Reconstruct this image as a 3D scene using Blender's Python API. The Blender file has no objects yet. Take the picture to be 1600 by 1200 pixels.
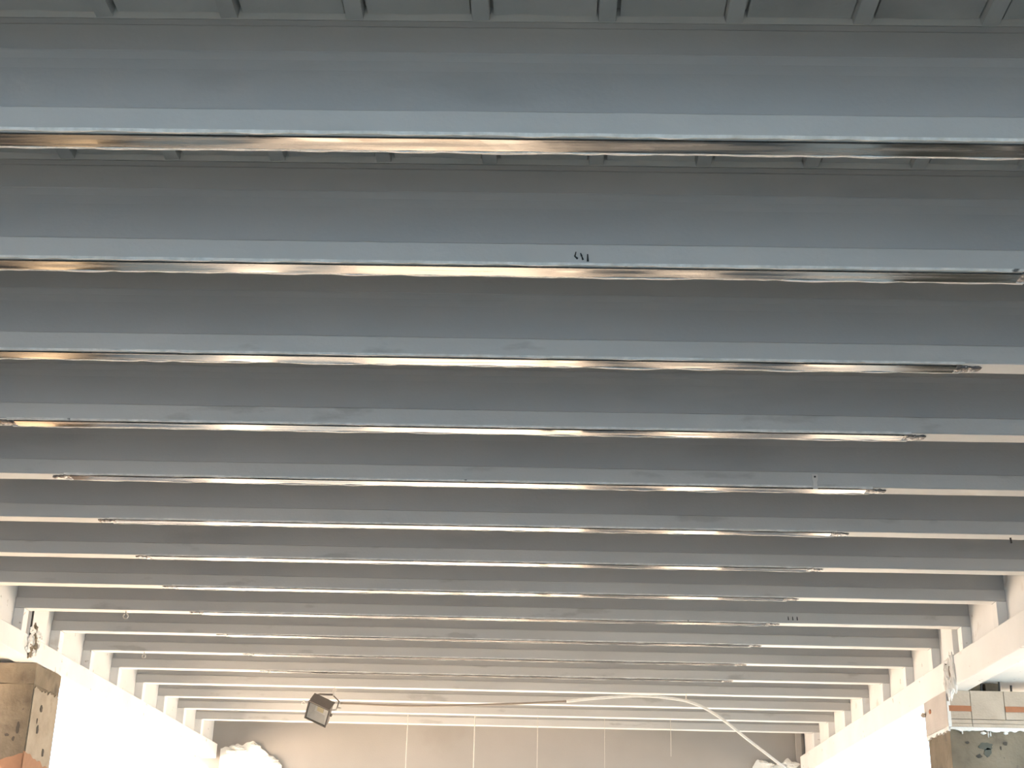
import bpy, bmesh, math, random
from mathutils import Vector, Matrix, noise

random.seed(7)
sc = bpy.context.scene
COL = sc.collection

# ---------------------------------------------------------------- camera
ZC = 6.6                       # eye height above the hall floor (photo taken from a working platform)
F_PX = 2200.0
right = Vector((0.99956658, 0.01741063, 0.02373863))
up = Vector((-0.01584566, -0.36139877, 0.93227670))
fwd = Vector((-0.02481064, 0.93224879, 0.36096625))
cam_data = bpy.data.cameras.new('camera')
cam_data.sensor_width = 36.0
cam_data.lens = F_PX / 1600.0 * 36.0
cam_data.clip_end = 500
cam = bpy.data.objects.new('camera', cam_data)
COL.objects.link(cam)
cam.matrix_world = Matrix((
    (right.x, up.x, -fwd.x, 0.0),
    (right.y, up.y, -fwd.y, 0.0),
    (right.z, up.z, -fwd.z, ZC),
    (0, 0, 0, 1)))
sc.camera = cam

# ---------------------------------------------------------------- light
world = bpy.data.worlds.new('overcast_sky')
sc.world = world
world.use_nodes = True
bg = world.node_tree.nodes['Background']
bg.inputs['Color'].default_value = (0.57, 0.80, 1.0, 1)
bg.inputs['Strength'].default_value = 4.8

sun_data = bpy.data.lights.new('sun', 'SUN')
sun_data.energy = 150.0
sun_data.color = (1.0, 0.79, 0.59)
sun_data.angle = math.radians(3)
sun = bpy.data.objects.new('sun', sun_data)
COL.objects.link(sun)
# shines in through the side opening and the windows of the end wall
sun_dir = Vector((0.55, 0.72, -0.42)).normalized()
sun.rotation_euler = sun_dir.to_track_quat('-Z', 'Y').to_euler()

sc.view_settings.view_transform = 'Standard'
sc.view_settings.look = 'None'
sc.view_settings.gamma = 1.0
sc.view_settings.use_curve_mapping = False
sc.view_settings.exposure = 0.16

# ---------------------------------------------------------------- dimensions
S = 0.90758                    # joist spacing
Y0 = 3.7947                    # near edge of joist 0
ZB = ZC + 2.3                  # joist soffit
XL, XR = -4.2205, 3.3521       # girder webs
LEDGE_L, LEDGE_R = -4.14, 3.28
N_FIRST, N_LAST = -2, 15
YEND = 18.45                   # end wall
JW = 0.112                     # joist width
SLAB_Z = 0.445                 # slab soffit above joist soffit
Y_BACK = -2.0


def yn(n):
    return Y0 + n * S


# ---------------------------------------------------------------- materials
def nodes_of(name):
    m = bpy.data.materials.new(name)
    m.use_nodes = True
    nt = m.node_tree
    return m, nt, nt.nodes['Principled BSDF']


def mottled(name, c1, c2, rough=0.75, scale=3.0, bump=0.15, bump_scale=60.0, stain=None, stain_scale=1.2,
            stain_lo=0.58, stain_hi=0.72, stretch=(1, 1, 1), pits=None):
    m, nt, b = nodes_of(name)
    N, L = nt.nodes, nt.links
    tc = N.new('ShaderNodeTexCoord')
    mp = N.new('ShaderNodeMapping')
    mp.inputs['Scale'].default_value = stretch
    oi = N.new('ShaderNodeObjectInfo')
    ad = N.new('ShaderNodeVectorMath')
    ad.operation = 'MULTIPLY_ADD'
    L.new(oi.outputs['Random'], ad.inputs[0])
    ad.inputs[1].default_value = (37.0, 53.0, 29.0)
    L.new(tc.outputs['Object'], ad.inputs[2])
    L.new(ad.outputs['Vector'], mp.inputs['Vector'])
    n1 = N.new('ShaderNodeTexNoise')
    n1.inputs['Scale'].default_value = scale
    n1.inputs['Detail'].default_value = 6
    L.new(mp.outputs['Vector'], n1.inputs['Vector'])
    r1 = N.new('ShaderNodeValToRGB')
    r1.color_ramp.elements[0].position = 0.32
    r1.color_ramp.elements[1].position = 0.68
    r1.color_ramp.elements[0].color = (*c1, 1)
    r1.color_ramp.elements[1].color = (*c2, 1)
    L.new(n1.outputs['Fac'], r1.inputs['Fac'])
    out = r1.outputs['Color']

    def over(colour, sc_, lo, hi, detail, off):
        nonlocal out
        n2 = N.new('ShaderNodeTexNoise')
        n2.inputs['Scale'].default_value = sc_
        n2.inputs['Detail'].default_value = detail
        mo = N.new('ShaderNodeMapping')
        mo.inputs['Location'].default_value = (off, off * 0.7, off * 1.3)
        L.new(mp.outputs['Vector'], mo.inputs['Vector'])
        L.new(mo.outputs['Vector'], n2.inputs['Vector'])
        rr = N.new('ShaderNodeMapRange')
        rr.inputs['From Min'].default_value = lo
        rr.inputs['From Max'].default_value = hi
        L.new(n2.outputs['Fac'], rr.inputs['Value'])
        mx = N.new('ShaderNodeMix')
        mx.data_type = 'RGBA'
        L.new(rr.outputs['Result'], mx.inputs['Factor'])
        L.new(out, mx.inputs['A'])
        mx.inputs['B'].default_value = (*colour, 1)
        out = mx.outputs['Result']
    if stain:
        over(stain, stain_scale, stain_lo, stain_hi, 8, 3.7)
    if pits:
        over(pits, 14.0, 0.70, 0.73, 3, 9.1)
    L.new(out, b.inputs['Base Color'])
    b.inputs['Roughness'].default_value = rough
    b.inputs['Specular IOR Level'].default_value = 0.3
    nb = N.new('ShaderNodeTexNoise')
    nb.inputs['Scale'].default_value = bump_scale
    nb.inputs['Detail'].default_value = 4
    L.new(tc.outputs['Object'], nb.inputs['Vector'])
    bp = N.new('ShaderNodeBump')
    bp.inputs['Strength'].default_value = bump
    bp.inputs['Distance'].default_value = 0.01
    L.new(nb.outputs['Fac'], bp.inputs['Height'])
    L.new(bp.outputs['Normal'], b.inputs['Normal'])
    return m


def carbon_material():
    m, nt, b = nodes_of('carbon_plate')
    N, L = nt.nodes, nt.links
    tc = N.new('ShaderNodeTexCoord')
    mp = N.new('ShaderNodeMapping')
    mp.inputs['Scale'].default_value = (1.6, 34, 1)
    oi = N.new('ShaderNodeObjectInfo')
    ad = N.new('ShaderNodeVectorMath')
    ad.operation = 'MULTIPLY_ADD'
    L.new(oi.outputs['Random'], ad.inputs[0])
    ad.inputs[1].default_value = (37.0, 3.0, 0.0)
    L.new(tc.outputs['Object'], ad.inputs[2])
    L.new(ad.outputs['Vector'], mp.inputs['Vector'])
    n1 = N.new('ShaderNodeTexNoise')
    n1.inputs['Scale'].default_value = 1.0
    n1.inputs['Detail'].default_value = 8
    L.new(mp.outputs['Vector'], n1.inputs['Vector'])
    rr = N.new('ShaderNodeMapRange')
    rr.inputs['From Min'].default_value = 0.35
    rr.inputs['From Max'].default_value = 0.7
    rr.inputs['To Min'].default_value = 0.06
    rr.inputs['To Max'].default_value = 0.36
    L.new(n1.outputs['Fac'], rr.inputs['Value'])
    L.new(rr.outputs['Result'], b.inputs['Roughness'])
    ramp = N.new('ShaderNodeValToRGB')
    ramp.color_ramp.elements[0].position = 0.4
    ramp.color_ramp.elements[1].position = 0.75
    ramp.color_ramp.elements[0].color = (0.018, 0.017, 0.016, 1)
    ramp.color_ramp.elements[1].color = (0.10, 0.092, 0.085, 1)
    L.new(n1.outputs['Fac'], ramp.inputs['Fac'])
    L.new(ramp.outputs['Color'], b.inputs['Base Color'])
    b.inputs['IOR'].default_value = 1.6
    nb = N.new('ShaderNodeTexNoise')
    nb.inputs['Scale'].default_value = 2.5
    nb.inputs['Detail'].default_value = 2
    L.new(tc.outputs['Object'], nb.inputs['Vector'])
    bp = N.new('ShaderNodeBump')
    bp.inputs['Strength'].default_value = 0.10
    bp.inputs['Distance'].default_value = 0.01
    L.new(nb.outputs['Fac'], bp.inputs['Height'])
    L.new(bp.outputs['Normal'], b.inputs['Normal'])
    return m


def plain(name, c, rough=0.6, metal=0.0):
    m, nt, b = nodes_of(name)
    N, L = nt.nodes, nt.links
    tc = N.new('ShaderNodeTexCoord')
    n1 = N.new('ShaderNodeTexNoise')
    n1.inputs['Scale'].default_value = 25
    n1.inputs['Detail'].default_value = 3
    L.new(tc.outputs['Object'], n1.inputs['Vector'])
    r = N.new('ShaderNodeValToRGB')
    r.color_ramp.elements[0].color = (c[0] * .85, c[1] * .85, c[2] * .85, 1)
    r.color_ramp.elements[1].color = (min(1, c[0] * 1.1), min(1, c[1] * 1.1), min(1, c[2] * 1.1), 1)
    L.new(n1.outputs['Fac'], r.inputs['Fac'])
    L.new(r.outputs['Color'], b.inputs['Base Color'])
    b.inputs['Roughness'].default_value = rough
    b.inputs['Metallic'].default_value = metal
    return m


M_JOIST_SHADED = mottled('joist_paint_shaded', (0.40, 0.40, 0.40), (0.445, 0.445, 0.445), scale=1.4, stain=(0.38, 0.38, 0.38),
                  stain_scale=2.2, stain_lo=0.60, stain_hi=0.72, bump=0.08, stretch=(0.5, 1, 1.6))  # darker copy of the joist paint: shade on the web put into the colour
M_JOIST_LIT = mottled('joist_paint_lit', (0.525, 0.515, 0.50), (0.58, 0.57, 0.555), scale=1.6, stain=(0.45, 0.44, 0.425),
                   stain_scale=3.0, stain_lo=0.62, stain_hi=0.68, bump=0.10, stretch=(0.7, 1, 2.2))  # lighter copy of the joist paint: light on the bottom flange put into it
M_SOFFIT = mottled('soffit_paint_lit', (0.80, 0.785, 0.76), (0.87, 0.86, 0.835), scale=5, stain=(0.74, 0.71, 0.67),
                   stain_scale=6, stain_lo=0.6, stain_hi=0.72, bump=0.12, stretch=(0.5, 1, 1))  # whiter than the faces: light from below put into the colour
M_SLAB = mottled('slab_paint', (0.50, 0.51, 0.50), (0.60, 0.60, 0.59), scale=2.0, stain=(0.42, 0.42, 0.41), bump=0.15)
M_WHITE = mottled('girder_paint', (0.80, 0.79, 0.77), (0.87, 0.86, 0.84), scale=2.0, stain=(0.72, 0.69, 0.65),
                  stain_scale=4, stain_lo=0.66, stain_hi=0.72, bump=0.12, pits=(0.55, 0.52, 0.48))
M_CONC = mottled('column_concrete', (0.145, 0.115, 0.078), (0.245, 0.20, 0.14), scale=3.0, stain=(0.12, 0.096, 0.068),
                 stain_scale=5, stain_lo=0.56, stain_hi=0.70, bump=0.5, bump_scale=30, pits=(0.12, 0.10, 0.08))
M_BOARD = mottled('mortar_board', (0.47, 0.385, 0.30), (0.57, 0.475, 0.375), scale=5, stain=(0.43, 0.33, 0.24),
                  stain_scale=6, bump=0.3, stretch=(1, 1, 1))
M_RENDER = mottled('render_coat', (0.29, 0.245, 0.185), (0.38, 0.325, 0.25), scale=6, stain=(0.24, 0.20, 0.15), stain_scale=5, bump=0.4, bump_scale=30)
M_SIDEB = mottled('pale_board', (0.50, 0.455, 0.42), (0.58, 0.53, 0.49), scale=5, bump=0.3)
M_RIM = plain('lamp_rim', (0.035, 0.03, 0.027), 0.5)
M_BRICK = plain('worn_brick', (0.33, 0.175, 0.10), 0.9)
M_ORANGE = plain('terracotta', (0.40, 0.165, 0.08), 0.85)
M_PLASTER = mottled('torn_plaster', (0.80, 0.77, 0.72), (0.90, 0.88, 0.84), scale=9, bump=0.6, bump_scale=40)
M_EPOXY = mottled('epoxy_bead', (0.66, 0.65, 0.62), (0.88, 0.86, 0.83), rough=0.5, scale=22, stain=(0.12, 0.115, 0.11),
                  stain_scale=9, stain_lo=0.70, stain_hi=0.74, bump=0.5, bump_scale=90)
M_EPOXYD = mottled('epoxy_patch', (0.10, 0.092, 0.088), (0.26, 0.24, 0.23), rough=0.25, scale=24, stain=(0.75, 0.73, 0.70),
                   stain_scale=16, stain_lo=0.60, stain_hi=0.64, bump=0.8, bump_scale=40)
M_CARBON = carbon_material()
M_WALL = mottled('end_wall_paint', (0.355, 0.335, 0.31), (0.40, 0.375, 0.35), scale=1.0, stain=(0.34, 0.315, 0.29), bump=0.12)
M_SIDE = mottled('side_wall', (0.13, 0.13, 0.135), (0.18, 0.18, 0.185), scale=1.0, bump=0.2)
M_FLOOR = mottled('floor_screed', (0.21, 0.17, 0.13), (0.27, 0.22, 0.17), scale=0.6, stain=(0.16, 0.13, 0.10), bump=0.2)
M_GROUND = mottled('pale_ground', (0.50, 0.425, 0.34), (0.60, 0.51, 0.41), scale=0.3, bump=0.2)
M_BLUE_BOUNCE = mottled('blue_bounce', (0.60, 0.73, 0.83), (0.66, 0.79, 0.89), scale=0.3, bump=0.1)  # colour of the added rear block, blue to cool the near light
M_STEEL = plain('dull_steel', (0.55, 0.53, 0.50), 0.45, 0.6)
M_TAB = plain('pale_tab', (0.74, 0.70, 0.66), 0.5)
M_REBAR = plain('rebar', (0.06, 0.055, 0.05), 0.6, 0.5)
M_WIRE = plain('pale_wire', (0.62, 0.58, 0.53), 0.5)
M_CABLE = plain('brown_cable', (0.33, 0.27, 0.22), 0.5)
M_CONDUIT = plain('white_conduit', (0.82, 0.80, 0.76), 0.4)
M_LAMP = plain('lamp_housing', (0.125, 0.108, 0.096), 0.5)
M_REFL = plain('lamp_reflector', (0.88, 0.87, 0.84), 0.35, 0.0)
M_LED = plain('lamp_chip', (0.80, 0.70, 0.42), 0.4)
M_MARK = plain('black_marks', (0.03, 0.03, 0.03), 0.8)
M_FRAME = plain('window_frame_paint', (0.30, 0.29, 0.28), 0.5)


def glass_material():
    m, nt, b = nodes_of('lamp_glass')
    b.inputs['Transmission Weight'].default_value = 1.0
    b.inputs['Roughness'].default_value = 0.02
    b.inputs['IOR'].default_value = 1.45
    return m


M_GLASS = glass_material()


# ---------------------------------------------------------------- helpers
def link(o, parent=None):
    COL.objects.link(o)
    if parent is not None:
        o.parent = parent
    return o


def mesh_obj(name, bm, mat, parent=None, smooth=False, loc=(0, 0, 0)):
    me = bpy.data.meshes.new(name)
    bmesh.ops.recalc_face_normals(bm, faces=bm.faces)
    bm.to_mesh(me)
    bm.free()
    me.materials.append(mat)
    if smooth:
        for p in me.polygons:
            p.use_smooth = True
    o = bpy.data.objects.new(name, me)
    o.location = loc
    return link(o, parent)


def share(name, src, parent, loc):
    o = bpy.data.objects.new(name, src.data)
    o.location = loc
    return link(o, parent)


def empty(name, loc, label, cat, group=None, kind=None):
    o = bpy.data.objects.new(name, None)
    o.location = loc
    o.empty_display_size = 0.1
    COL.objects.link(o)
    tag(o, label, cat, group, kind)
    return o


def tag(o, label, cat=None, group=None, kind=None):
    if label:
        o['label'] = label
    if cat:
        o['category'] = cat
    if group:
        o['group'] = group
    if kind:
        o['kind'] = kind
    return o


def box(bm, x0, x1, y0, y1, z0, z1, bevel=0.0):
    vs = [bm.verts.new((x, y, z)) for x in (x0, x1) for y in (y0, y1) for z in (z0, z1)]
    idx = [(0, 1, 3, 2), (4, 6, 7, 5), (0, 4, 5, 1), (2, 3, 7, 6), (0, 2, 6, 4), (1, 5, 7, 3)]
    fs = [bm.faces.new([vs[i] for i in f]) for f in idx]
    if bevel > 0:
        es = list({e for f in fs for e in f.edges})
        bmesh.ops.bevel(bm, geom=es, offset=bevel, segments=2, affect='EDGES', profile=0.5)
    return bm


def new_box(*a, **k):
    return box(bmesh.new(), *a, **k)


def prism_x(prof, x0, x1, nseg=1, jitter=None):
    """profile of (y, z) swept along X"""
    bm = bmesh.new()
    rings = []
    for i in range(nseg + 1):
        x = x0 + (x1 - x0) * i / nseg
        ring = []
        for j, (y, z) in enumerate(prof):
            if jitter:
                dy, dz = jitter(x, j)
            else:
                dy = dz = 0
            ring.append(bm.verts.new((x, y + dy, z + dz)))
        rings.append(ring)
    k = len(prof)
    for i in range(nseg):
        for j in range(k):
            bm.faces.new((rings[i][j], rings[i][(j + 1) % k], rings[i + 1][(j + 1) % k], rings[i + 1][j]))
    bm.faces.new(rings[0][::-1])
    bm.faces.new(rings[-1])
    return bm


def tube(bm, pts, r, sides=8):
    pts = [Vector(p) for p in pts]
    rings = []
    for i, p in enumerate(pts):
        t = (pts[min(i + 1, len(pts) - 1)] - pts[max(i - 1, 0)]).normalized()
        a = t.cross(Vector((0, 1, 0.03)))
        if a.length < 1e-3:
            a = t.cross(Vector((1, 0, 0)))
        a.normalize()
        b = t.cross(a).normalized()
        rings.append([bm.verts.new(p + r * (math.cos(q) * a + math.sin(q) * b))
                      for q in [2 * math.pi * s / sides for s in range(sides)]])
    for i in range(len(rings) - 1):
        for j in range(sides):
            bm.faces.new((rings[i][j], rings[i][(j + 1) % sides], rings[i + 1][(j + 1) % sides], rings[i + 1][j]))
    bm.faces.new(rings[0][::-1])
    bm.faces.new(rings[-1])
    return bm


def smooth_path(pts, per=6):
    pts = [Vector(p) for p in pts]
    out = []
    for i in range(len(pts) - 1):
        p0 = pts[max(i - 1, 0)]
        p1, p2 = pts[i], pts[i + 1]
        p3 = pts[min(i + 2, len(pts) - 1)]
        for k in range(per):
            t = k / per
            out.append(0.5 * ((2 * p1) + (p2 - p0) * t + (2 * p0 - 5 * p1 + 4 * p2 - p3) * t * t
                              + (3 * p1 - p0 - 3 * p2 + p3) * t ** 3))
    out.append(pts[-1])
    return out


def lump(bm, c, rx, ry, rz, seed, amp=0.35, sub=2):
    r = bmesh.ops.create_icosphere(bm, subdivisions=sub, radius=1.0)
    for v in r['verts']:
        d = v.co.normalized()
        k = 1 + amp * noise.noise(d * 1.7 + Vector((seed, seed * 2.3, 0)))
        v.co = Vector((c[0] + d.x * rx * k, c[1] + d.y * ry * k, c[2] + d.z * rz * k))
    return bm


def ragged_sheet(x0, x1, ztop, zbot_fn, y, th, nseg=40, zt_fn=None, axis='x'):
    """thin plate facing -Y (axis x) or +/-X (axis y) with a ragged lower edge, th thick"""
    bm = bmesh.new()
    cols = []
    for i in range(nseg + 1):
        a = x0 + (x1 - x0) * i / nseg
        zt = zt_fn(a) if zt_fn else ztop
        zb = zbot_fn(a)
        if axis == 'x':
            c = [(a, y, zt), (a, y, zb), (a, y + th, zb), (a, y + th, zt)]
        else:
            c = [(y, a, zt), (y, a, zb), (y + th, a, zb), (y + th, a, zt)]
        cols.append([bm.verts.new(p) for p in c])
    for i in range(nseg):
        for j in range(4):
            bm.faces.new((cols[i][j], cols[i][(j + 1) % 4], cols[i + 1][(j + 1) % 4], cols[i + 1][j]))
    bm.faces.new(cols[0][::-1])
    bm.faces.new(cols[-1])
    return bm


# ================================================================ STRUCTURE
# ground outside and hall floor
ground = mesh_obj('ground', new_box(-60, 60, -40, 80, -0.3, -0.06), M_GROUND)
tag(ground, 'pale bare ground around the hall', None, None, 'structure')
floor = mesh_obj('floor', new_box(XL - 0.6, XR + 0.6, Y_BACK, YEND + 0.3, -0.055, 0.0), M_FLOOR)
tag(floor, 'dusty beige screed floor of the hall', None, None, 'structure')

# ceiling slab: panels and ribs between joists
ceiling = mesh_obj('ceiling', new_box(XL - 0.35, XR + 0.35, Y_BACK, YEND + 0.25, ZB + SLAB_Z + 0.03, ZB + SLAB_Z + 0.25), M_SLAB)
tag(ceiling, 'grey ribbed concrete slab above the joists', None, None, 'structure')
RIB_W, RIB_P, RIB_X0 = 0.066, 0.4065, -0.2
rib_xs = [RIB_X0 + RIB_P * k for k in range(-9, 9)]
bay_len = S - JW + 0.02


def panel_bm(seed):
    bm = bmesh.new()
    x1 = RIB_P - RIB_W - 0.010
    n = 10
    vs = []
    for i in range(n + 1):
        x = x1 * i / n
        j0 = 0.006 * noise.noise(Vector((x * 9, seed * 3.1, 0)))
        vs.append([bm.verts.new((x, 0.004 + j0, 0.0)), bm.verts.new((x, bay_len - 0.006 - j0, 0.004 * noise.noise(Vector((x * 5, seed, 4))))),
                   bm.verts.new((x, bay_len - 0.006, 0.028)), bm.verts.new((x, 0.004, 0.028))])
    for i in range(n):
        for j in range(4):
            bm.faces.new((vs[i][j], vs[i][(j + 1) % 4], vs[i + 1][(j + 1) % 4], vs[i + 1][j]))
    bm.faces.new(vs[0])
    bm.faces.new(vs[-1][::-1])
    return bm


def rib_bm(seed):
    bm = bmesh.new()
    n = 14
    rings = []
    for i in range(n + 1):
        y = bay_len * i / n
        w = 0.005 * noise.noise(Vector((y * 6, seed, 1)))
        rings.append([bm.verts.new(p) for p in ((0.008 + w * .3, y, -0.022), (RIB_W - 0.004 + w, y, -0.020), (RIB_W, y, 0.028), (0, y, 0.028))])
    for i in range(n):
        for j in range(4):
            bm.faces.new((rings[i][j], rings[i][(j + 1) % 4], rings[i + 1][(j + 1) % 4], rings[i + 1][j]))
    bm.faces.new(rings[0])
    bm.faces.new(rings[-1][::-1])
    return bm


panel_src, rib_src = [], []
for bay in (-1, 0, 1):
    yb = yn(bay - 1) + JW - 0.01 if bay > N_FIRST else yn(bay - 1) + JW - 0.01
    for k, xr_ in enumerate(rib_xs):
        loc_r = (xr_ - RIB_W, yb, ZB + SLAB_Z)
        loc_p = (xr_ + 0.010, yb, ZB + SLAB_Z)
        v = (k + bay) % 4
        if len(rib_src) <= v and len(rib_src) < 4:
            rib_src.append(mesh_obj('slab_rib', rib_bm(len(rib_src)), M_SLAB, ceiling, loc=loc_r))
            panel_src.append(mesh_obj('slab_panel', panel_bm(len(panel_src)), M_SLAB, ceiling, loc=loc_p))
        else:
            share('slab_rib', rib_src[v % len(rib_src)], ceiling, loc_r)
            if loc_p[0] + 0.33 < XR:
                share('slab_panel', panel_src[v % len(panel_src)], ceiling, loc_p)
haunch = None
for n in range(N_FIRST, N_LAST + 1):
    loc = (0, yn(n), ZB)
    if haunch is None:
        haunch = mesh_obj('slab_haunch', new_box(XL, XR, 0.005, JW - 0.005, 0.4205, 0.476), M_SLAB, ceiling, loc=loc)
    else:
        share('slab_haunch', haunch, ceiling, loc)
rest = bmesh.new()
for bay in list(range(2, N_LAST + 1)):
    yb = yn(bay - 1) + JW - 0.01
    for xr_ in rib_xs:
        box(rest, xr_ - RIB_W, xr_, yb, yb + bay_len, ZB + SLAB_Z - 0.021, ZB + SLAB_Z + 0.028)
        box(rest, xr_ + 0.01, min(xr_ + RIB_P - RIB_W, XR), yb + 0.004, yb + bay_len - 0.006, ZB + SLAB_Z, ZB + SLAB_Z + 0.028)
o = mesh_obj('slab_ribbing', rest, M_SLAB, ceiling)
o['kind'] = 'stuff'

# end wall with tall openings in its lower part
wb = bmesh.new()
ZW0, ZW1 = 0.7, ZC + 0.55
open_x = [(-3.95, -2.40), (-2.30, -1.19), (-1.11, -0.03), (0.05, 0.52), (1.62, 2.36)]
edges = [XL - 0.3] + [e for p in open_x for e in p] + [XR + 0.3]
for i in range(0, len(edges), 2):
    box(wb, edges[i], edges[i + 1], YEND, YEND + 0.24, ZW0, ZW1)
box(wb, XL - 0.3, XR + 0.3, YEND, YEND + 0.24, ZW1, ZB + SLAB_Z + 0.03)
box(wb, XL - 0.3, XR + 0.3, YEND, YEND + 0.24, 0.0, ZW0)
wall_end = mesh_obj('wall_end', wb, M_WALL)
tag(wall_end, 'beige end wall closing the hall beyond the last joist', None, None, 'structure')
for i, (a, b) in enumerate(open_x):
    w = bpy.data.objects.new('window_%d' % (i + 1), None)
    w.location = ((a + b) / 2, YEND + 0.12, ZW0)
    COL.objects.link(w)
    tag(w, 'tall window opening low in the end wall', None, None, 'structure')
    hw = (b - a) / 2
    h = ZW1 - ZW0
    fb = bmesh.new()
    for x0, x1, z0, z1 in ((-hw, -hw + .04, 0, h), (hw - .04, hw, 0, h), (-hw + .04, hw - .04, 0, .04), (-hw + .04, hw - .04, h - .04, h),
                           (-hw + .04, hw - .04, h * .62, h * .62 + .05)):
        box(fb, x0, x1, -0.04, 0.04, z0, z1)
    mesh_obj('window_frame', fb, M_FRAME, w)
# dark corner pilaster at the right end of the wall
o = mesh_obj('trim_1', new_box(LEDGE_R - 0.045, LEDGE_R + 0.03, YEND - 0.05, YEND - 0.002, 0.05, ZB + SLAB_Z, bevel=0.004), M_WALL)
tag(o, 'narrow corner strip between end wall and girder', None, None, 'structure')

# near side walls, added out of view to shade the near half of the hall
for nm, x0, x1, y1 in (('wall_left', XL - 0.45, XL - 0.25, 11.0), ('wall_right', XR + 0.25, XR + 0.45, 9.7)):
    o = mesh_obj(nm, new_box(x0, x1, Y_BACK, y1, 0.0, ZC + 1.80), M_SIDE)
    tag(o, 'unseen grey side wall added to shade the near half of the hall', None, None, 'structure')


bb = bmesh.new()  # wall added out of view; its opening limits light on the near joists
XA, XB = XL - 0.25, XR + 0.25
for x0, x1, z0, z1 in ((XA, -4.1, 0, ZB + SLAB_Z), (3.3, XB, 0, ZB + SLAB_Z), (-4.1, 3.3, ZC + 1.85, ZB + SLAB_Z), (-4.1, 3.3, 0, 3.0)):
    box(bb, x0, x1, Y_BACK - 0.2, Y_BACK - 0.002, z0, z1)
o = mesh_obj('wall_back', bb, M_SIDE)
tag(o, 'unseen grey back wall added with an opening sized for the near light', None, None, 'structure')

# added unseen block outside the left opening: shades the lower end wall
yw = mesh_obj('sun_blocker_left', new_box(-9.3, -9.0, -8, 40, -0.06, 4.0), M_SIDE)
tag(yw, 'unseen grey block added to shade the lower end wall', 'light blocker')
# added unseen block behind the hall: keeps sun off the back opening, bounces blue
nbm = mesh_obj('sun_blocker_back', new_box(-20, 20, -24, -16, -0.06, 18.0), M_BLUE_BOUNCE)
tag(nbm, 'unseen pale blue block added to shade and cool the back opening', 'building')

# ================================================================ JOISTS
ORD = ['first', 'second', 'third', 'fourth', 'fifth', 'sixth', 'seventh', 'eighth', 'ninth', 'tenth', 'eleventh', 'twelfth',
       'thirteenth', 'fourteenth', 'fifteenth', 'sixteenth', 'seventeenth', 'eighteenth']
XM = (XL + XR) / 2
HL = (XR - XL) / 2

flange_prof = [(0.0, 0.004), (0.004, 0.0), (JW - 0.004, 0.0), (JW, 0.004), (JW, 0.080), (JW - 0.006, 0.086), (0.006, 0.086), (0.0, 0.081)]
web_prof = [(0.013, 0.0862), (JW - 0.013, 0.0862), (JW - 0.013, 0.235), (JW - 0.008, 0.268), (JW + 0.002, 0.2898), (-0.002, 0.2898), (0.008, 0.268), (0.013, 0.235)]
top_prof = [(-0.004, 0.294), (0.0, 0.290), (JW, 0.290), (JW + 0.004, 0.294), (JW + 0.004, 0.388), (JW - 0.004, 0.396), (JW - 0.004, 0.417), (0.004, 0.417), (0.004, 0.396), (-0.004, 0.388)]


def wob(seed, a):
    def f(x, j):
        return (a * noise.noise(Vector((x * 0.9, seed * 5.3, 0.0))) + 0.35 * a * noise.noise(Vector((x * 6, seed, j * 1.0))),
                0.35 * a * noise.noise(Vector((x * 5, seed * 2.1, j + 7.0))))
    return f


def bead(seed, x0, x1, ya, yb, z0, depth, amp, rate, gaps=0.0):
    """ragged ribbon of squeezed-out adhesive along a plate edge"""
    bm = bmesh.new()
    n = int((x1 - x0) / 0.016)
    rings = []
    for i in range(n + 1):
        x = x0 + (x1 - x0) * i / n
        a = noise.noise(Vector((x * rate, seed * 7.7, 0.3))) + 0.5 * noise.noise(Vector((x * rate * 3.1, seed * 3.3, 1.7)))
        b = noise.noise(Vector((x * rate * 0.8, seed * 4.1, 5.3))) + 0.5 * noise.noise(Vector((x * rate * 2.7, seed, 9.7)))
        y0_, y1_ = ya + amp * a * 0.5, yb + amp * b
        if y1_ - y0_ < 0.002:
            y1_ = y0_ + 0.002
        d = depth * (0.6 + 0.6 * abs(noise.noise(Vector((x * rate, seed, 20)))))
        rings.append([bm.verts.new(p) for p in ((x, y0_, z0), (x, y0_ + (y1_ - y0_) * .25, z0 - d), (x, y0_ + (y1_ - y0_) * .75, z0 - d * .9), (x, y1_, z0))])
    for i in range(n):
        for j in range(4):
            bm.faces.new((rings[i][j], rings[i][(j + 1) % 4], rings[i + 1][(j + 1) % 4], rings[i + 1][j]))
    bm.faces.new(rings[0])
    bm.faces.new(rings[-1][::-1])
    return bm


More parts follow.
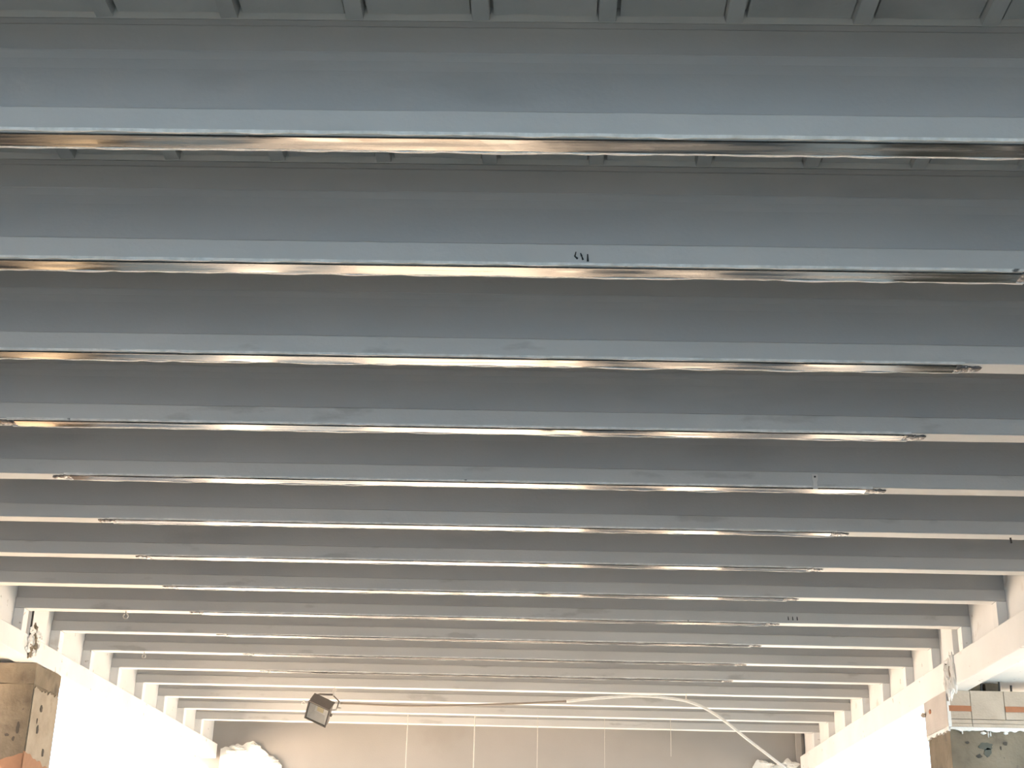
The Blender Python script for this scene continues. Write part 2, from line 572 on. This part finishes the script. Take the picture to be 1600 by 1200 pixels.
joists = {}
for n in range(N_FIRST, N_LAST + 1):
    k = N_LAST - n
    has = n <= 11
    label = ('grey painted concrete joist with glued carbon strip, %s from the end wall' if has
             else 'grey painted concrete joist with bare white soffit, %s from the end wall') % ORD[k]
    j = empty('concrete_joist', (XM, yn(n), ZB), label, 'beam', 'ceiling joists across the hall')
    joists[n] = j
    mesh_obj('bottom_flange', prism_x(flange_prof, -HL, HL, 90, wob(n + 31, 0.004)), M_JOIST_LIT, j)
    sf = mesh_obj('soffit_light_layer', prism_x([(0.003, 0.0), (0.003, -0.0016), (JW - 0.002, -0.0016), (JW - 0.002, 0.0)], LEDGE_L + 0.006 - XM, LEDGE_R - 0.006 - XM, 90, wob(n + 31, 0.004)), M_SOFFIT, j)  # thin added layer, its white carries the brightness of the lit underside
    sf['label'] = 'whitish underside layer with light put into its colour'
    mesh_obj('web', prism_x(web_prof, -HL, HL, 40, wob(n + 3, 0.002)), M_JOIST_SHADED, j)
    mesh_obj('top_flange', prism_x(top_prof, -HL, HL, 40, wob(n + 77, 0.002)), M_JOIST_SHADED, j)
    if has:
        rj = random.Random(n + 100)
        xa = -2.68 - XM + rj.uniform(-.04, .04)
        xb = 1.75 - XM + rj.uniform(-.015, .015)
        plate_prof = [(0.019, -0.0025), (0.019, -0.0085), (0.091, -0.0085), (0.091, -0.0025)]
        pl = mesh_obj('carbon_plate', prism_x(plate_prof, xa, xb, 70, wob(n + 55, 0.0016)), M_CARBON, j)
        pl['label'] = 'dark glossy carbon fibre strip'
        b1 = mesh_obj('adhesive_bead', bead(n + 0.5, xa - .03, xb + .03, -0.005, 0.011, 0.004, 0.012, 0.005, 8), M_EPOXY, pl)
        b2 = mesh_obj('adhesive_bead', bead(n + 9.5, xa - .03, xb + .03, 0.086, 0.111, 0.001, 0.013, 0.010, 7), M_EPOXY, pl)
        for xe, sgn in ((xa, -1), (xb, 1)):
            pb = bmesh.new()
            for q in range(5):
                cx = xe + sgn * (0.012 + 0.02 * q)
                lump(pb, (cx, 0.056 + rj.uniform(-.006, .006), -0.001), 0.022, 0.046 - 0.003 * q, 0.008, n * 3.1 + q + sgn, 0.5)
            pt = mesh_obj('adhesive_patch', pb, M_EPOXYD, pl, smooth=True)

# marker strokes on the flange of joist 1 and joist 8
def stroke(j, pts, w=0.006):
    bm = bmesh.new()
    for i in range(len(pts) - 1):
        (x0, z0), (x1, z1) = pts[i], pts[i + 1]
        d = Vector((x1 - x0, 0, z1 - z0)).normalized()
        nrm = Vector((-d.z, 0, d.x)) * w / 2
        a, b = Vector((x0, 0, z0)), Vector((x1, 0, z1))
        lo = [a + nrm * .5, b + nrm, b - nrm, a - nrm * .5]
        v0 = [bm.verts.new((p.x - XM, -0.0055, p.z)) for p in lo]
        v1 = [bm.verts.new((p.x - XM, 0.002, p.z)) for p in lo]
        bm.faces.new(v0)
        bm.faces.new(v1[::-1])
        for q in range(4):
            bm.faces.new((v0[q], v0[(q + 1) % 4], v1[(q + 1) % 4], v1[q]))
    o = mesh_obj('marker_stroke', bm, M_MARK, j)
    return o


stroke(joists[1], [(0.100, 0.049), (0.096, 0.031), (0.106, 0.022)])
stroke(joists[1], [(0.117, 0.044), (0.121, 0.033), (0.126, 0.018)])
stroke(joists[1], [(0.143, 0.040), (0.144, 0.012)], 0.008)
for q in range(3):
    stroke(joists[8], [(1.93 + 0.035 * q, 0.05), (1.932 + 0.035 * q, 0.022)], 0.008)


# steel tab with a hole on the fifth joist
def tab():
    bm = bmesh.new()
    n = 20
    outer = [(-0.013, -0.02), (-0.010, 0.02), (-0.016, 0.036), (-0.016, 0.062), (-0.013, 0.066), (0.013, 0.066), (0.016, 0.062), (0.016, 0.036), (0.010, 0.02), (0.013, -0.02)]
    fr = [bm.verts.new((x, -0.0085, z)) for x, z in outer]
    bk = [bm.verts.new((x, -0.0045, z)) for x, z in outer]
    bm.faces.new(fr)
    bm.faces.new(bk[::-1])
    for i in range(len(outer)):
        q = (i + 1) % len(outer)
        bm.faces.new((fr[i], fr[q], bk[q], bk[i]))
    return bm


tb = mesh_obj('steel_tab', tab(), M_TAB, None, loc=(1.478, yn(4), ZB + 0.004))
tag(tb, 'small pale steel tab with a hole standing on joist flange', 'bracket')
hb = bmesh.new()
tube(hb, [(0, -0.0105, 0.05), (0, -0.0080, 0.05)], 0.0055, 10)
mesh_obj('hole', hb, M_MARK, tb)


def hook(x, n, label, r=0.016):
    bm = bmesh.new()
    pts = [(0, 0, 0.01), (0, 0, -0.02)]
    for q in range(13):
        a = math.pi / 2 - 2 * math.pi * q / 13
        pts.append((r * math.cos(a), 0, -0.02 - r + r * math.sin(a)))
    tube(bm, pts, 0.005, 8)
    o = mesh_obj('ceiling_hook', bm, M_STEEL, None, smooth=True, loc=(x, yn(n) + 0.06, ZB))
    tag(o, label, 'hook', 'hooks under the joists')


hook(-3.339, 8, 'small steel eye hook under the eighth joist from the end wall', 0.019)
hook(-3.67, 10, 'small steel eye hook under the sixth joist from the end wall')
hook(-2.62, 13, 'small steel eye hook under the third joist from the end wall')
nb = bmesh.new()
tube(nb, [(0, 0, 0.01), (0.003, 0, -0.035)], 0.006, 8)
o = mesh_obj('nail', nb, M_REBAR, None, loc=(2.841, yn(5) + 0.07, ZB))
tag(o, 'short dark nail sticking out under a pale joist soffit', 'nail')


# ================================================================ GIRDERS
def girder(side, xw, xledge, zl0, zl1, label):
    sg = 1 if side == 'r' else -1
    g = empty('edge_girder', (xw, 0, ZC), label, 'girder', None)

    def part(name, x0, x1, y0, y1, z0, z1, bev=0.004, mat=M_WHITE):
        a, b = sorted((x0 - xw, x1 - xw))
        return mesh_obj(name, new_box(a, b, y0, y1, z0, z1, bevel=bev), mat, g)
    part('web', xw + sg * 0.002, xw + sg * 0.24, Y_BACK, YEND - 0.002, 1.98, 2.3 + SLAB_Z + 0.028, 0)
    part('ledge', xledge, xw + sg * 0.10, Y_BACK, YEND - 0.055, zl0, zl1, 0.008)
    src = None
    for n in range(N_FIRST, N_LAST + 1):
        loc = (min(xledge, xw + sg * 0.004) - xw if sg > 0 else 0.0, yn(n), zl1)
        if src is None:
            wd = abs(xw - xledge)
            bm = bmesh.new()
            if sg > 0:
                box(bm, 0, wd + 0.004, 0.002, JW - 0.002, -0.004, 2.3 - zl1 - 0.001, bevel=0.004)
            else:
                box(bm, -0.004, wd, 0.002, JW - 0.002, -0.004, 2.3 - zl1 - 0.001, bevel=0.004)
            src = mesh_obj('bearing_stub', bm, M_WHITE, g, loc=loc)
        else:
            share('bearing_stub', src, g, loc)
    return g, part


gR, partR = girder('r', XR, LEDGE_R, 1.888, 2.125, 'white painted edge girder with stubs, resting on boarded concrete column')
gL, partL = girder('l', XL, LEDGE_L, 1.942, 2.122, 'white painted edge girder with stubs, above column with orange patch')
# white posts on the ledges at the columns, with broken plaster
partL('post', LEDGE_L + 0.004, XL, 11.245, 11.62, 2.122, 2.70, 0.006)
partR('post', LEDGE_R - 0.004, XR, 11.31, 11.62, 2.125, 2.70, 0.006)
cb = new_box(LEDGE_L - XL - 0.002, LEDGE_L - XL + 0.0065, 11.245, 11.268, 2.05, 2.32)
mesh_obj('crack', cb, M_MARK, gL)
rl = random.Random(3)
for q in range(16):
    bm = bmesh.new()
    lump(bm, (LEDGE_L - XL + 0.002, 11.36 + rl.uniform(-.12, .14), 1.98 + 0.014 * q), 0.018, rl.uniform(.02, .05), rl.uniform(.02, .05), q * 2.1, 0.9, 3)
    mesh_obj('plaster_chunk', bm, M_CONC if q % 3 == 0 else M_PLASTER, gL)
for q in range(16):
    bm = bmesh.new()
    y = 11.33 + 0.018 * q
    z = 1.955 + 0.05 * math.sin(q * 1.9) + (0.05 if q % 3 else 0)
    lump(bm, (LEDGE_R - XR - 0.002, y, z), 0.018, rl.uniform(.010, .018), rl.uniform(.05, .10), q * 3.7, 0.8, 3)
    mesh_obj('plaster_chunk', bm, M_CONC if q in (5, 11) else M_PLASTER, gR)
# outer part of the right girder: a wide soffit
o = mesh_obj('outer_soffit', new_box(0.102, 1.4, 6.0, 12.2, 1.972, 2.12, bevel=0.004), M_WHITE, gR)
o = mesh_obj('outer_soffit', new_box(-1.3, -0.102, 6.0, 12.2, 1.975, 2.12, bevel=0.004), M_WHITE, gL)


# ================================================================ COLUMNS
def rough_box(x0, x1, y0, y1, z0, z1, seed, amp=0.006, step=0.06, rate=7):
    bm = bmesh.new()
    box(bm, x0, x1, y0, y1, z0, z1)
    bmesh.ops.subdivide_edges(bm, edges=bm.edges[:], cuts=10, use_grid_fill=True)
    for v in bm.verts:
        p = v.co * rate + Vector((seed * 3.3, 0, 0))
        v.co += Vector((noise.noise(p), noise.noise(p + Vector((9, 0, 0))), noise.noise(p + Vector((0, 9, 0))))) * amp
    return bm


def thin_patch(cx, cz, y, rx, rz, seed, mat, parent, th=0.006, axis='x', n=22):
    bm = bmesh.new()
    fr, bk = [], []
    for i in range(n):
        a = 2 * math.pi * i / n
        k = 1 + 0.45 * noise.noise(Vector((math.cos(a) * 1.6 + seed, math.sin(a) * 1.6, seed * 1.7)))
        u, w = cx + rx * k * math.cos(a), cz + rz * k * math.sin(a)
        if axis == 'x':
            fr.append(bm.verts.new((u, y - th, w)))
            bk.append(bm.verts.new((u, y + 0.012, w)))
        else:
            fr.append(bm.verts.new((y + th, u, w)))
            bk.append(bm.verts.new((y - 0.012 * (1 if th > 0 else -1), u, w)))
    bm.faces.new(fr)
    bm.faces.new(bk[::-1])
    for i in range(n):
        q = (i + 1) % n
        bm.faces.new((fr[i], fr[q], bk[q], bk[i]))
    return bm


# right column: local origin at its base on the floor, front face y = 11.6
cR = empty('concrete_column', (3.28, 11.6, 0), 'bare concrete column with mortar boards and orange strips around its head', 'column')
H0 = ZC
mesh_obj('shaft', rough_box(0.0, 0.95, 0.01, 0.67, 0.002, H0 + 1.60, 1, 0.005), M_CONC, cR)
# head core and boards
mesh_obj('head', new_box(0.0, 0.95, 0.012, 0.68, H0 + 1.60, H0 + 1.885, bevel=0.006), M_BOARD, cR)
for x0, x1 in ((0.0, 0.176), (0.180, 0.446), (0.450, 0.95)):
    b_ = mesh_obj('head_board', new_box(x0, x1, -0.012, 0.012, H0 + 1.662, H0 + 1.888, bevel=0.002), M_BOARD, cR)
for z0, z1, dy in ((1.628, 1.658, -0.008), (1.598, 1.625, -0.014)):
    for x0, x1 in ((0.0, 0.176), (0.180, 0.95)):
        mesh_obj('head_batten', new_box(x0, x1, dy, 0.012, H0 + z0, H0 + z1, bevel=0.002), M_BOARD, cR)
for x0, x1 in ((0.0, 0.178), (0.452, 0.72)):
    mesh_obj('terracotta_strip', rough_box(x0, x1, -0.018, 0.005, H0 + 1.722, H0 + 1.766, 5, 0.002), M_ORANGE, cR)
mesh_obj('side_board', new_box(-0.014, 0.0, 0.0, 0.68, H0 + 1.60, H0 + 1.884, bevel=0.002), M_SIDEB, cR)
pk = bmesh.new()
lump(pk, (-0.03, 0.66, H0 + 1.78), 0.02, 0.03, 0.02, 2.2, 0.3)
mesh_obj('peg', pk, M_BOARD, cR)
pk = bmesh.new()
lump(pk, (-0.016, 0.50, H0 + 1.79), 0.006, 0.035, 0.02, 2.9, 0.3)
mesh_obj('terracotta_chip', pk, M_ORANGE, cR)


def rag(seed, base, amp, rate):
    return lambda a: base + amp * noise.noise(Vector((a * rate, seed, 0))) + amp * 0.6 * noise.noise(Vector((a * rate * 3, seed, 3)))


mesh_obj('plaster_fringe', ragged_sheet(0.0, 0.95, H0 + 1.602, rag(1.3, H0 + 1.572, 0.016, 14), -0.012, 0.024, 80), M_PLASTER, cR)
mesh_obj('plaster_fringe', ragged_sheet(0.0, 0.68, H0 + 1.605, rag(4.3, H0 + 1.575, 0.022, 16), -0.014, 0.016, 60, axis='y'), M_PLASTER, cR)
mesh_obj('plaster_fringe', ragged_sheet(H0 * 0 - 0.012, 0.012, H0 + 1.80, rag(2.3, H0 + 1.60, 0.01, 20), -0.016, 0.01, 6), M_PLASTER, cR)
for x, z, rx, rz in ((0.262, 1.555, 0.024, 0.012), (0.30, 1.545, 0.006, 0.026), (0.318, 1.548, 0.005, 0.022), (0.095, 1.558, 0.007, 0.014), (0.44, 1.558, 0.02, 0.012)):
    bm = bmesh.new()
    lump(bm, (x, 0.004, H0 + z), rx, 0.012, rz, x * 30, 0.3)
    mesh_obj('plaster_drip', bm, M_PLASTER, cR, smooth=True)
M_GREY = plain('grey_filler', (0.10, 0.10, 0.078), 0.85)
M_DARK = plain('dark_pit', (0.07, 0.058, 0.045), 0.9)
for cx, cz, rx, rz, sd, m_ in ((0.275, 1.455, 0.055, 0.030, 1.1, M_GREY), (0.285, 1.405, 0.026, 0.040, 2.7, M_GREY), (0.215, 1.375, 0.022, 0.014, 5.2, M_DARK),
                               (0.43, 1.475, 0.018, 0.016, 4.4, M_DARK), (0.39, 1.44, 0.006, 0.016, 7.4, M_DARK), (0.13, 1.48, 0.016, 0.01, 8.1, M_DARK)):
    mesh_obj('surface_patch', thin_patch(cx, H0 + cz, 0.012, rx, rz, sd, m_, cR, 0.007), m_, cR)
# pads and rebar stubs between column head and girder soffit
for x0, x1 in ((0.085, 0.165), (0.18, 0.31), (0.325, 0.44)):
    mesh_obj('bearing_pad', new_box(x0 + 0.02, x1 + 0.01, 0.10, 0.4, H0 + 1.885, H0 + 1.968, bevel=0.004), M_CONC, cR)
for x, h in ((0.045, 0.055), (0.145, 0.083), (0.29, 0.075), (0.435, 0.086), (0.53, 0.06)):
    bm = bmesh.new()
    tube(bm, [(x, 0.04, H0 + 1.87), (x + 0.003, 0.04, H0 + 1.885 + h)], 0.009, 8)
    mesh_obj('rebar', bm, M_REBAR, cR)

# left column
cL = empty('concrete_column', (-4.14, 11.5, 0), 'bare pitted concrete column with an orange patch, beside cracked plaster', 'column')
mesh_obj('shaft', rough_box(-0.95, 0.0, 0.0, 0.64, 0.002, H0 + 1.77, 8, 0.005), M_CONC, cL)
mesh_obj('head', rough_box(-0.95, 0.004, -0.005, 0.645, H0 + 1.77, H0 + 1.936, 11, 0.008, rate=9), M_CONC, cL)
mesh_obj('render_coat', ragged_sheet(0.02, 0.63, H0 + 1.25, rag(6.1, H0 + 1.13, 0.03, 9), -0.002, 0.010, 40, zt_fn=rag(3.1, H0 + 1.745, 0.03, 8), axis='y'), M_RENDER, cL)
mesh_obj('orange_patch', ragged_sheet(-0.95, 0.004, H0 + 1.1, lambda a: H0 + 0.75, -0.008, 0.012, 50,
                                      zt_fn=lambda a: H0 + 1.10 + 0.12 * max(0, 1 + a * 2.6) + 0.02 * noise.noise(Vector((a * 12, 0, 1)))), M_BRICK, cL)
mesh_obj('orange_patch', ragged_sheet(-0.008, 0.6, H0 + 1.1, lambda a: H0 + 0.75, -0.001, 0.012, 40,
                                      zt_fn=lambda a: H0 + 1.235 - 0.13 * a + 0.02 * noise.noise(Vector((a * 12, 5, 1))), axis='y'), M_BRICK, cL)
for cy, cz, ry, rz, sd in ((0.24, 1.605, 0.028, 0.030, 1.0), (0.22, 1.43, 0.025, 0.034, 2.2), (0.42, 1.27, 0.022, 0.03, 3.4), (0.18, 1.50, 0.008, 0.02, 6)):
    mesh_obj('surface_pit', thin_patch(cy, H0 + cz, 0.009, ry, rz, sd, M_DARK, cL, 0.003, axis='y'), M_DARK, cL)
for cx, cz, rx, rz, sd in ((-0.075, 1.42, 0.014, 0.05, 1.0), (-0.155, 1.36, 0.02, 0.012, 2.2), (-0.10, 1.33, 0.01, 0.02, 4.2)):
    mesh_obj('surface_pit', thin_patch(cx, H0 + cz, 0.002, rx, rz, sd, M_DARK, cL, 0.005), M_DARK, cL)


# ================================================================ SMALL THINGS
# torn white plaster lumps low on the end wall
def torn(name, x0, x1, zt_pts, zb, label, seed):
    def zt(a):
        for (xa, za), (xb, zb_) in zip(zt_pts, zt_pts[1:]):
            if xa <= a <= xb:
                t = (a - xa) / (xb - xa)
                return ZC + za + (zb_ - za) * t + 0.03 * noise.noise(Vector((a * 14, seed, 0)))
        return ZC + zt_pts[-1][1]
    bm = ragged_sheet(x0, x1, 0, lambda a: ZC + zb, YEND - 0.034, 0.032, 50, zt_fn=zt)
    rr = random.Random(seed)
    for q in range(14):
        a = rr.uniform(x0 + 0.12, x1)
        lump(bm, (a, YEND - 0.05, zt(a) - 0.02 - rr.uniform(0, .05)), rr.uniform(.03, .08), 0.03, rr.uniform(.015, .03), q + seed, 0.5)
    o = mesh_obj(name, bm, M_PLASTER)
    tag(o, label, 'plaster')
    return o


torn('torn_plaster', -4.10, -3.30, [(-4.10, 2.07), (-3.98, 2.09), (-3.86, 2.12), (-3.70, 2.165), (-3.62, 2.13), (-3.55, 2.05), (-3.40, 1.97), (-3.30, 1.88)], 1.45,  # sloping white outline also stands in for the sunlit foot of the wall
     'torn plaster and sunlit wall foot as one white patch, near the girder above the orange patch', 1)
torn('torn_plaster', 2.68, 3.22, [(2.68, 2.0), (2.74, 2.075), (2.83, 2.07), (2.88, 2.03), (3.05, 2.04), (3.13, 2.10), (3.22, 2.06)], 1.55,
     'torn white plaster patch on the end wall behind the white conduit', 2)

# hanging wires
for wi, x in enumerate((-1.545, -0.77, -0.045, 0.726, 1.483)):
    bm = bmesh.new()
    zb = -1.9 if x < 0.8 else -0.42
    r = {-1.545: 0.0055, -0.77: 0.006, -0.045: 0.0035, 0.726: 0.0025, 1.483: 0.0035}[x]
    tube(bm, [(0, 0, 0.012), (0.002, 0, zb * .5), (0, 0, zb)], r, 8)
    o = mesh_obj('hanging_wire', bm, M_WIRE, None, loc=(x, yn(14) + 0.05, ZB))
    tag(o, 'thin pale wire hanging straight before the end wall, %s wire from the floodlight' % ORD[wi], 'wire', 'wires hanging before the end wall')

# cable and conduit
YC = 14.74
dark = [(-2.083, 2.136), (-1.897, 2.134), (-1.631, 2.126), (-1.3, 2.127), (-0.969, 2.137), (-0.572, 2.155), (-0.176, 2.176), (0.253, 2.205)]
bm = tube(bmesh.new(), smooth_path([(x, YC, ZC + z) for x, z in dark]), 0.011, 8)
o = mesh_obj('lamp_cable', bm, M_CABLE, None, smooth=True)
tag(o, 'thin brown cable running from the floodlight to the white conduit', 'cable')
dark2 = [(-2.06, 2.128), (-1.4, 2.085), (-0.75, 2.105), (-0.2, 2.155), (0.27, 2.20)]
pale = [(0.253, 2.205), (0.55, 2.243), (0.88, 2.270), (1.078, 2.275), (1.276, 2.264), (1.486, 2.234), (1.668, 2.17), (1.862, 2.051), (2.084, 1.877), (2.305, 1.71), (2.524, 1.544), (2.863, 1.284), (3.3, 0.9)]
bm = tube(bmesh.new(), smooth_path([(x, YC, ZC + z) for x, z in pale]), 0.0145, 10)
o = mesh_obj('white_conduit', bm, M_CONDUIT, None, smooth=True)
tag(o, 'white flexible conduit arching below the joists and running down to the side', 'conduit')
bm = tube(bmesh.new(), [(0, 0, 0.01), (0.002, 0, -0.05)], 0.006, 8)
tube(bm, [(0.020 * math.cos(a), 0.0, -0.064 + 0.020 * math.sin(a)) for a in [math.pi / 2 + 2 * math.pi * q / 12 for q in range(13)]], 0.004, 6)
o = mesh_obj('tie_wire', bm, M_WIRE, None, loc=(1.486, YC, ZB))
tag(o, 'short tie wire holding the white conduit under a joist', 'wire')

# floodlight: local frame, x right, z up, glass faces -y; hung tilted from the yoke
lx, lz = -2.290, 2.062
fl = empty('floodlight', (lx, YC, ZC + lz), 'dark square floodlight with glass front hanging tilted from a wire hook', 'lamp')
tilt = Matrix.Rotation(math.radians(23), 4, 'Y') @ Matrix.Rotation(math.radians(48), 4, 'X')


def lpart(name, bm, mat, parent=fl, smooth=False):
    bmesh.ops.transform(bm, matrix=tilt, verts=bm.verts)
    return mesh_obj(name, bm, mat, parent, smooth)


W2, H2 = 0.119, 0.119
# housing: body tapering to the back, with open front
bm = bmesh.new()
fr = [bm.verts.new((x, -0.06, z)) for x, z in ((-W2, -H2), (W2, -H2), (W2, H2), (-W2, H2))]
fi = [bm.verts.new((x, -0.06, z)) for x, z in ((-W2 + .012, -H2 + .012), (W2 - .012, -H2 + .012), (W2 - .012, H2 - .012), (-W2 + .012, H2 - .012))]
bi = [bm.verts.new((x, 0.03, z)) for x, z in ((-W2 + .04, -H2 + .04), (W2 - .04, -H2 + .04), (W2 - .04, H2 - .04), (-W2 + .04, H2 - .04))]
md = [bm.verts.new((x, 0.015, z)) for x, z in ((-W2, -H2), (W2, -H2), (W2, H2), (-W2, H2))]
bk = [bm.verts.new((x, 0.075, z)) for x, z in ((-W2 + .03, -H2 + .03), (W2 - .03, -H2 + .03), (W2 - .03, H2 - .03), (-W2 + .03, H2 - .03))]
for i in range(4):
    q = (i + 1) % 4
    bm.faces.new((fr[i], fr[q], fi[q], fi[i]))
    bm.faces.new((fi[i], fi[q], bi[q], bi[i]))
    bm.faces.new((fr[i], fr[q], md[q], md[i]))
    bm.faces.new((md[i], md[q], bk[q], bk[i]))
bm.faces.new(bk)
bm.faces.new(bi[::-1])
housing = lpart('housing', bm, M_LAMP)
for q in range(7):
    z = -0.075 + 0.025 * q
    lpart('cooling_fin', new_box(-0.085, 0.085, 0.07, 0.095, z - .003, z + .003), M_LAMP, housing)
# top hood
lpart('hood', new_box(-W2, W2, -0.075, 0.06, H2 + 0.001, H2 + 0.010, bevel=0.002), M_LAMP)
# front rim
bm = bmesh.new()
for x0, x1, z0, z1 in ((-W2 - .004, W2 + .004, H2 - .012, H2), (-W2 - .004, W2 + .004, -H2 - .004, -H2 + .010), (-W2 - .004, -W2 + .010, -H2 + .010, H2 - .012), (W2 - .010, W2 + .004, -H2 + .010, H2 - .012)):
    box(bm, x0, x1, -0.072, -0.0605, z0, z1)
lpart('front_rim', bm, M_RIM)
# reflector: four sloping faces and back
bm = bmesh.new()
a = W2 - 0.014
b = 0.060
o_ = [bm.verts.new((x, -0.058, z)) for x, z in ((-a, -a), (a, -a), (a, a), (-a, a))]
i_ = [bm.verts.new((x, 0.022, z)) for x, z in ((-b, -b), (b, -b), (b, b), (-b, b))]
for i in range(4):
    q = (i + 1) % 4
    bm.faces.new((o_[i], o_[q], i_[q], i_[i]))
bm.faces.new(i_)
refl = lpart('reflector', bm, M_REFL)
lpart('light_chip', new_box(-0.035, 0.035, 0.012, 0.020, -0.035, 0.035, bevel=0.002), M_LED, refl)
lpart('glass', new_box(-W2 + .011, W2 - .011, -0.068, -0.064, -H2 + .011, H2 - .013), M_GLASS)
# yoke: bracket bar from both sides to the hook
bm = bmesh.new()
tube(bm, [(-0.115, 0.06, 0.105), (-0.075, 0.055, 0.155), (-0.02, 0.04, 0.168), (0.115, 0.02, 0.162)], 0.010, 8)
tube(bm, [(0.115, 0.02, 0.162), (0.185, 0.04, 0.10), (0.165, 0.05, 0.02)], 0.007, 8)
mesh_obj('yoke', bm, M_LAMP, fl)
for sx in (-1, 1):
    bm = tube(bmesh.new(), [(sx * (W2 - .004), 0, 0.0), (sx * (W2 + .018), 0, 0.0)], 0.016, 12)
    lpart('yoke_bolt', bm, M_LAMP)
bm = tube(bmesh.new(), [(W2 * 0.6, 0.05, 0.0), (W2 + 0.03, 0.07, 0.03), (0.16, 0.06, 0.075), (0.20, 0.02, 0.125)], 0.009, 8)
lpart('cable_gland', bm, M_WIRE)
hk = bmesh.new()
tube(hk, smooth_path([(-2.168, YC + 0.018, ZC + 2.215), (-2.160, YC, ZC + 2.235), (-2.170, YC, ZC + 2.262), (-2.150, YC, ZC + 2.285), (-2.135, YC, ZC + 2.270), (-2.150, YC, ZC + 2.262), (-2.155, YC, ZC + 2.31)], 5), 0.005, 8)
o = mesh_obj('lamp_hook', hk, M_STEEL, None, smooth=True)
tag(o, 'bent steel wire hook holding the floodlight under a joist', 'hook')
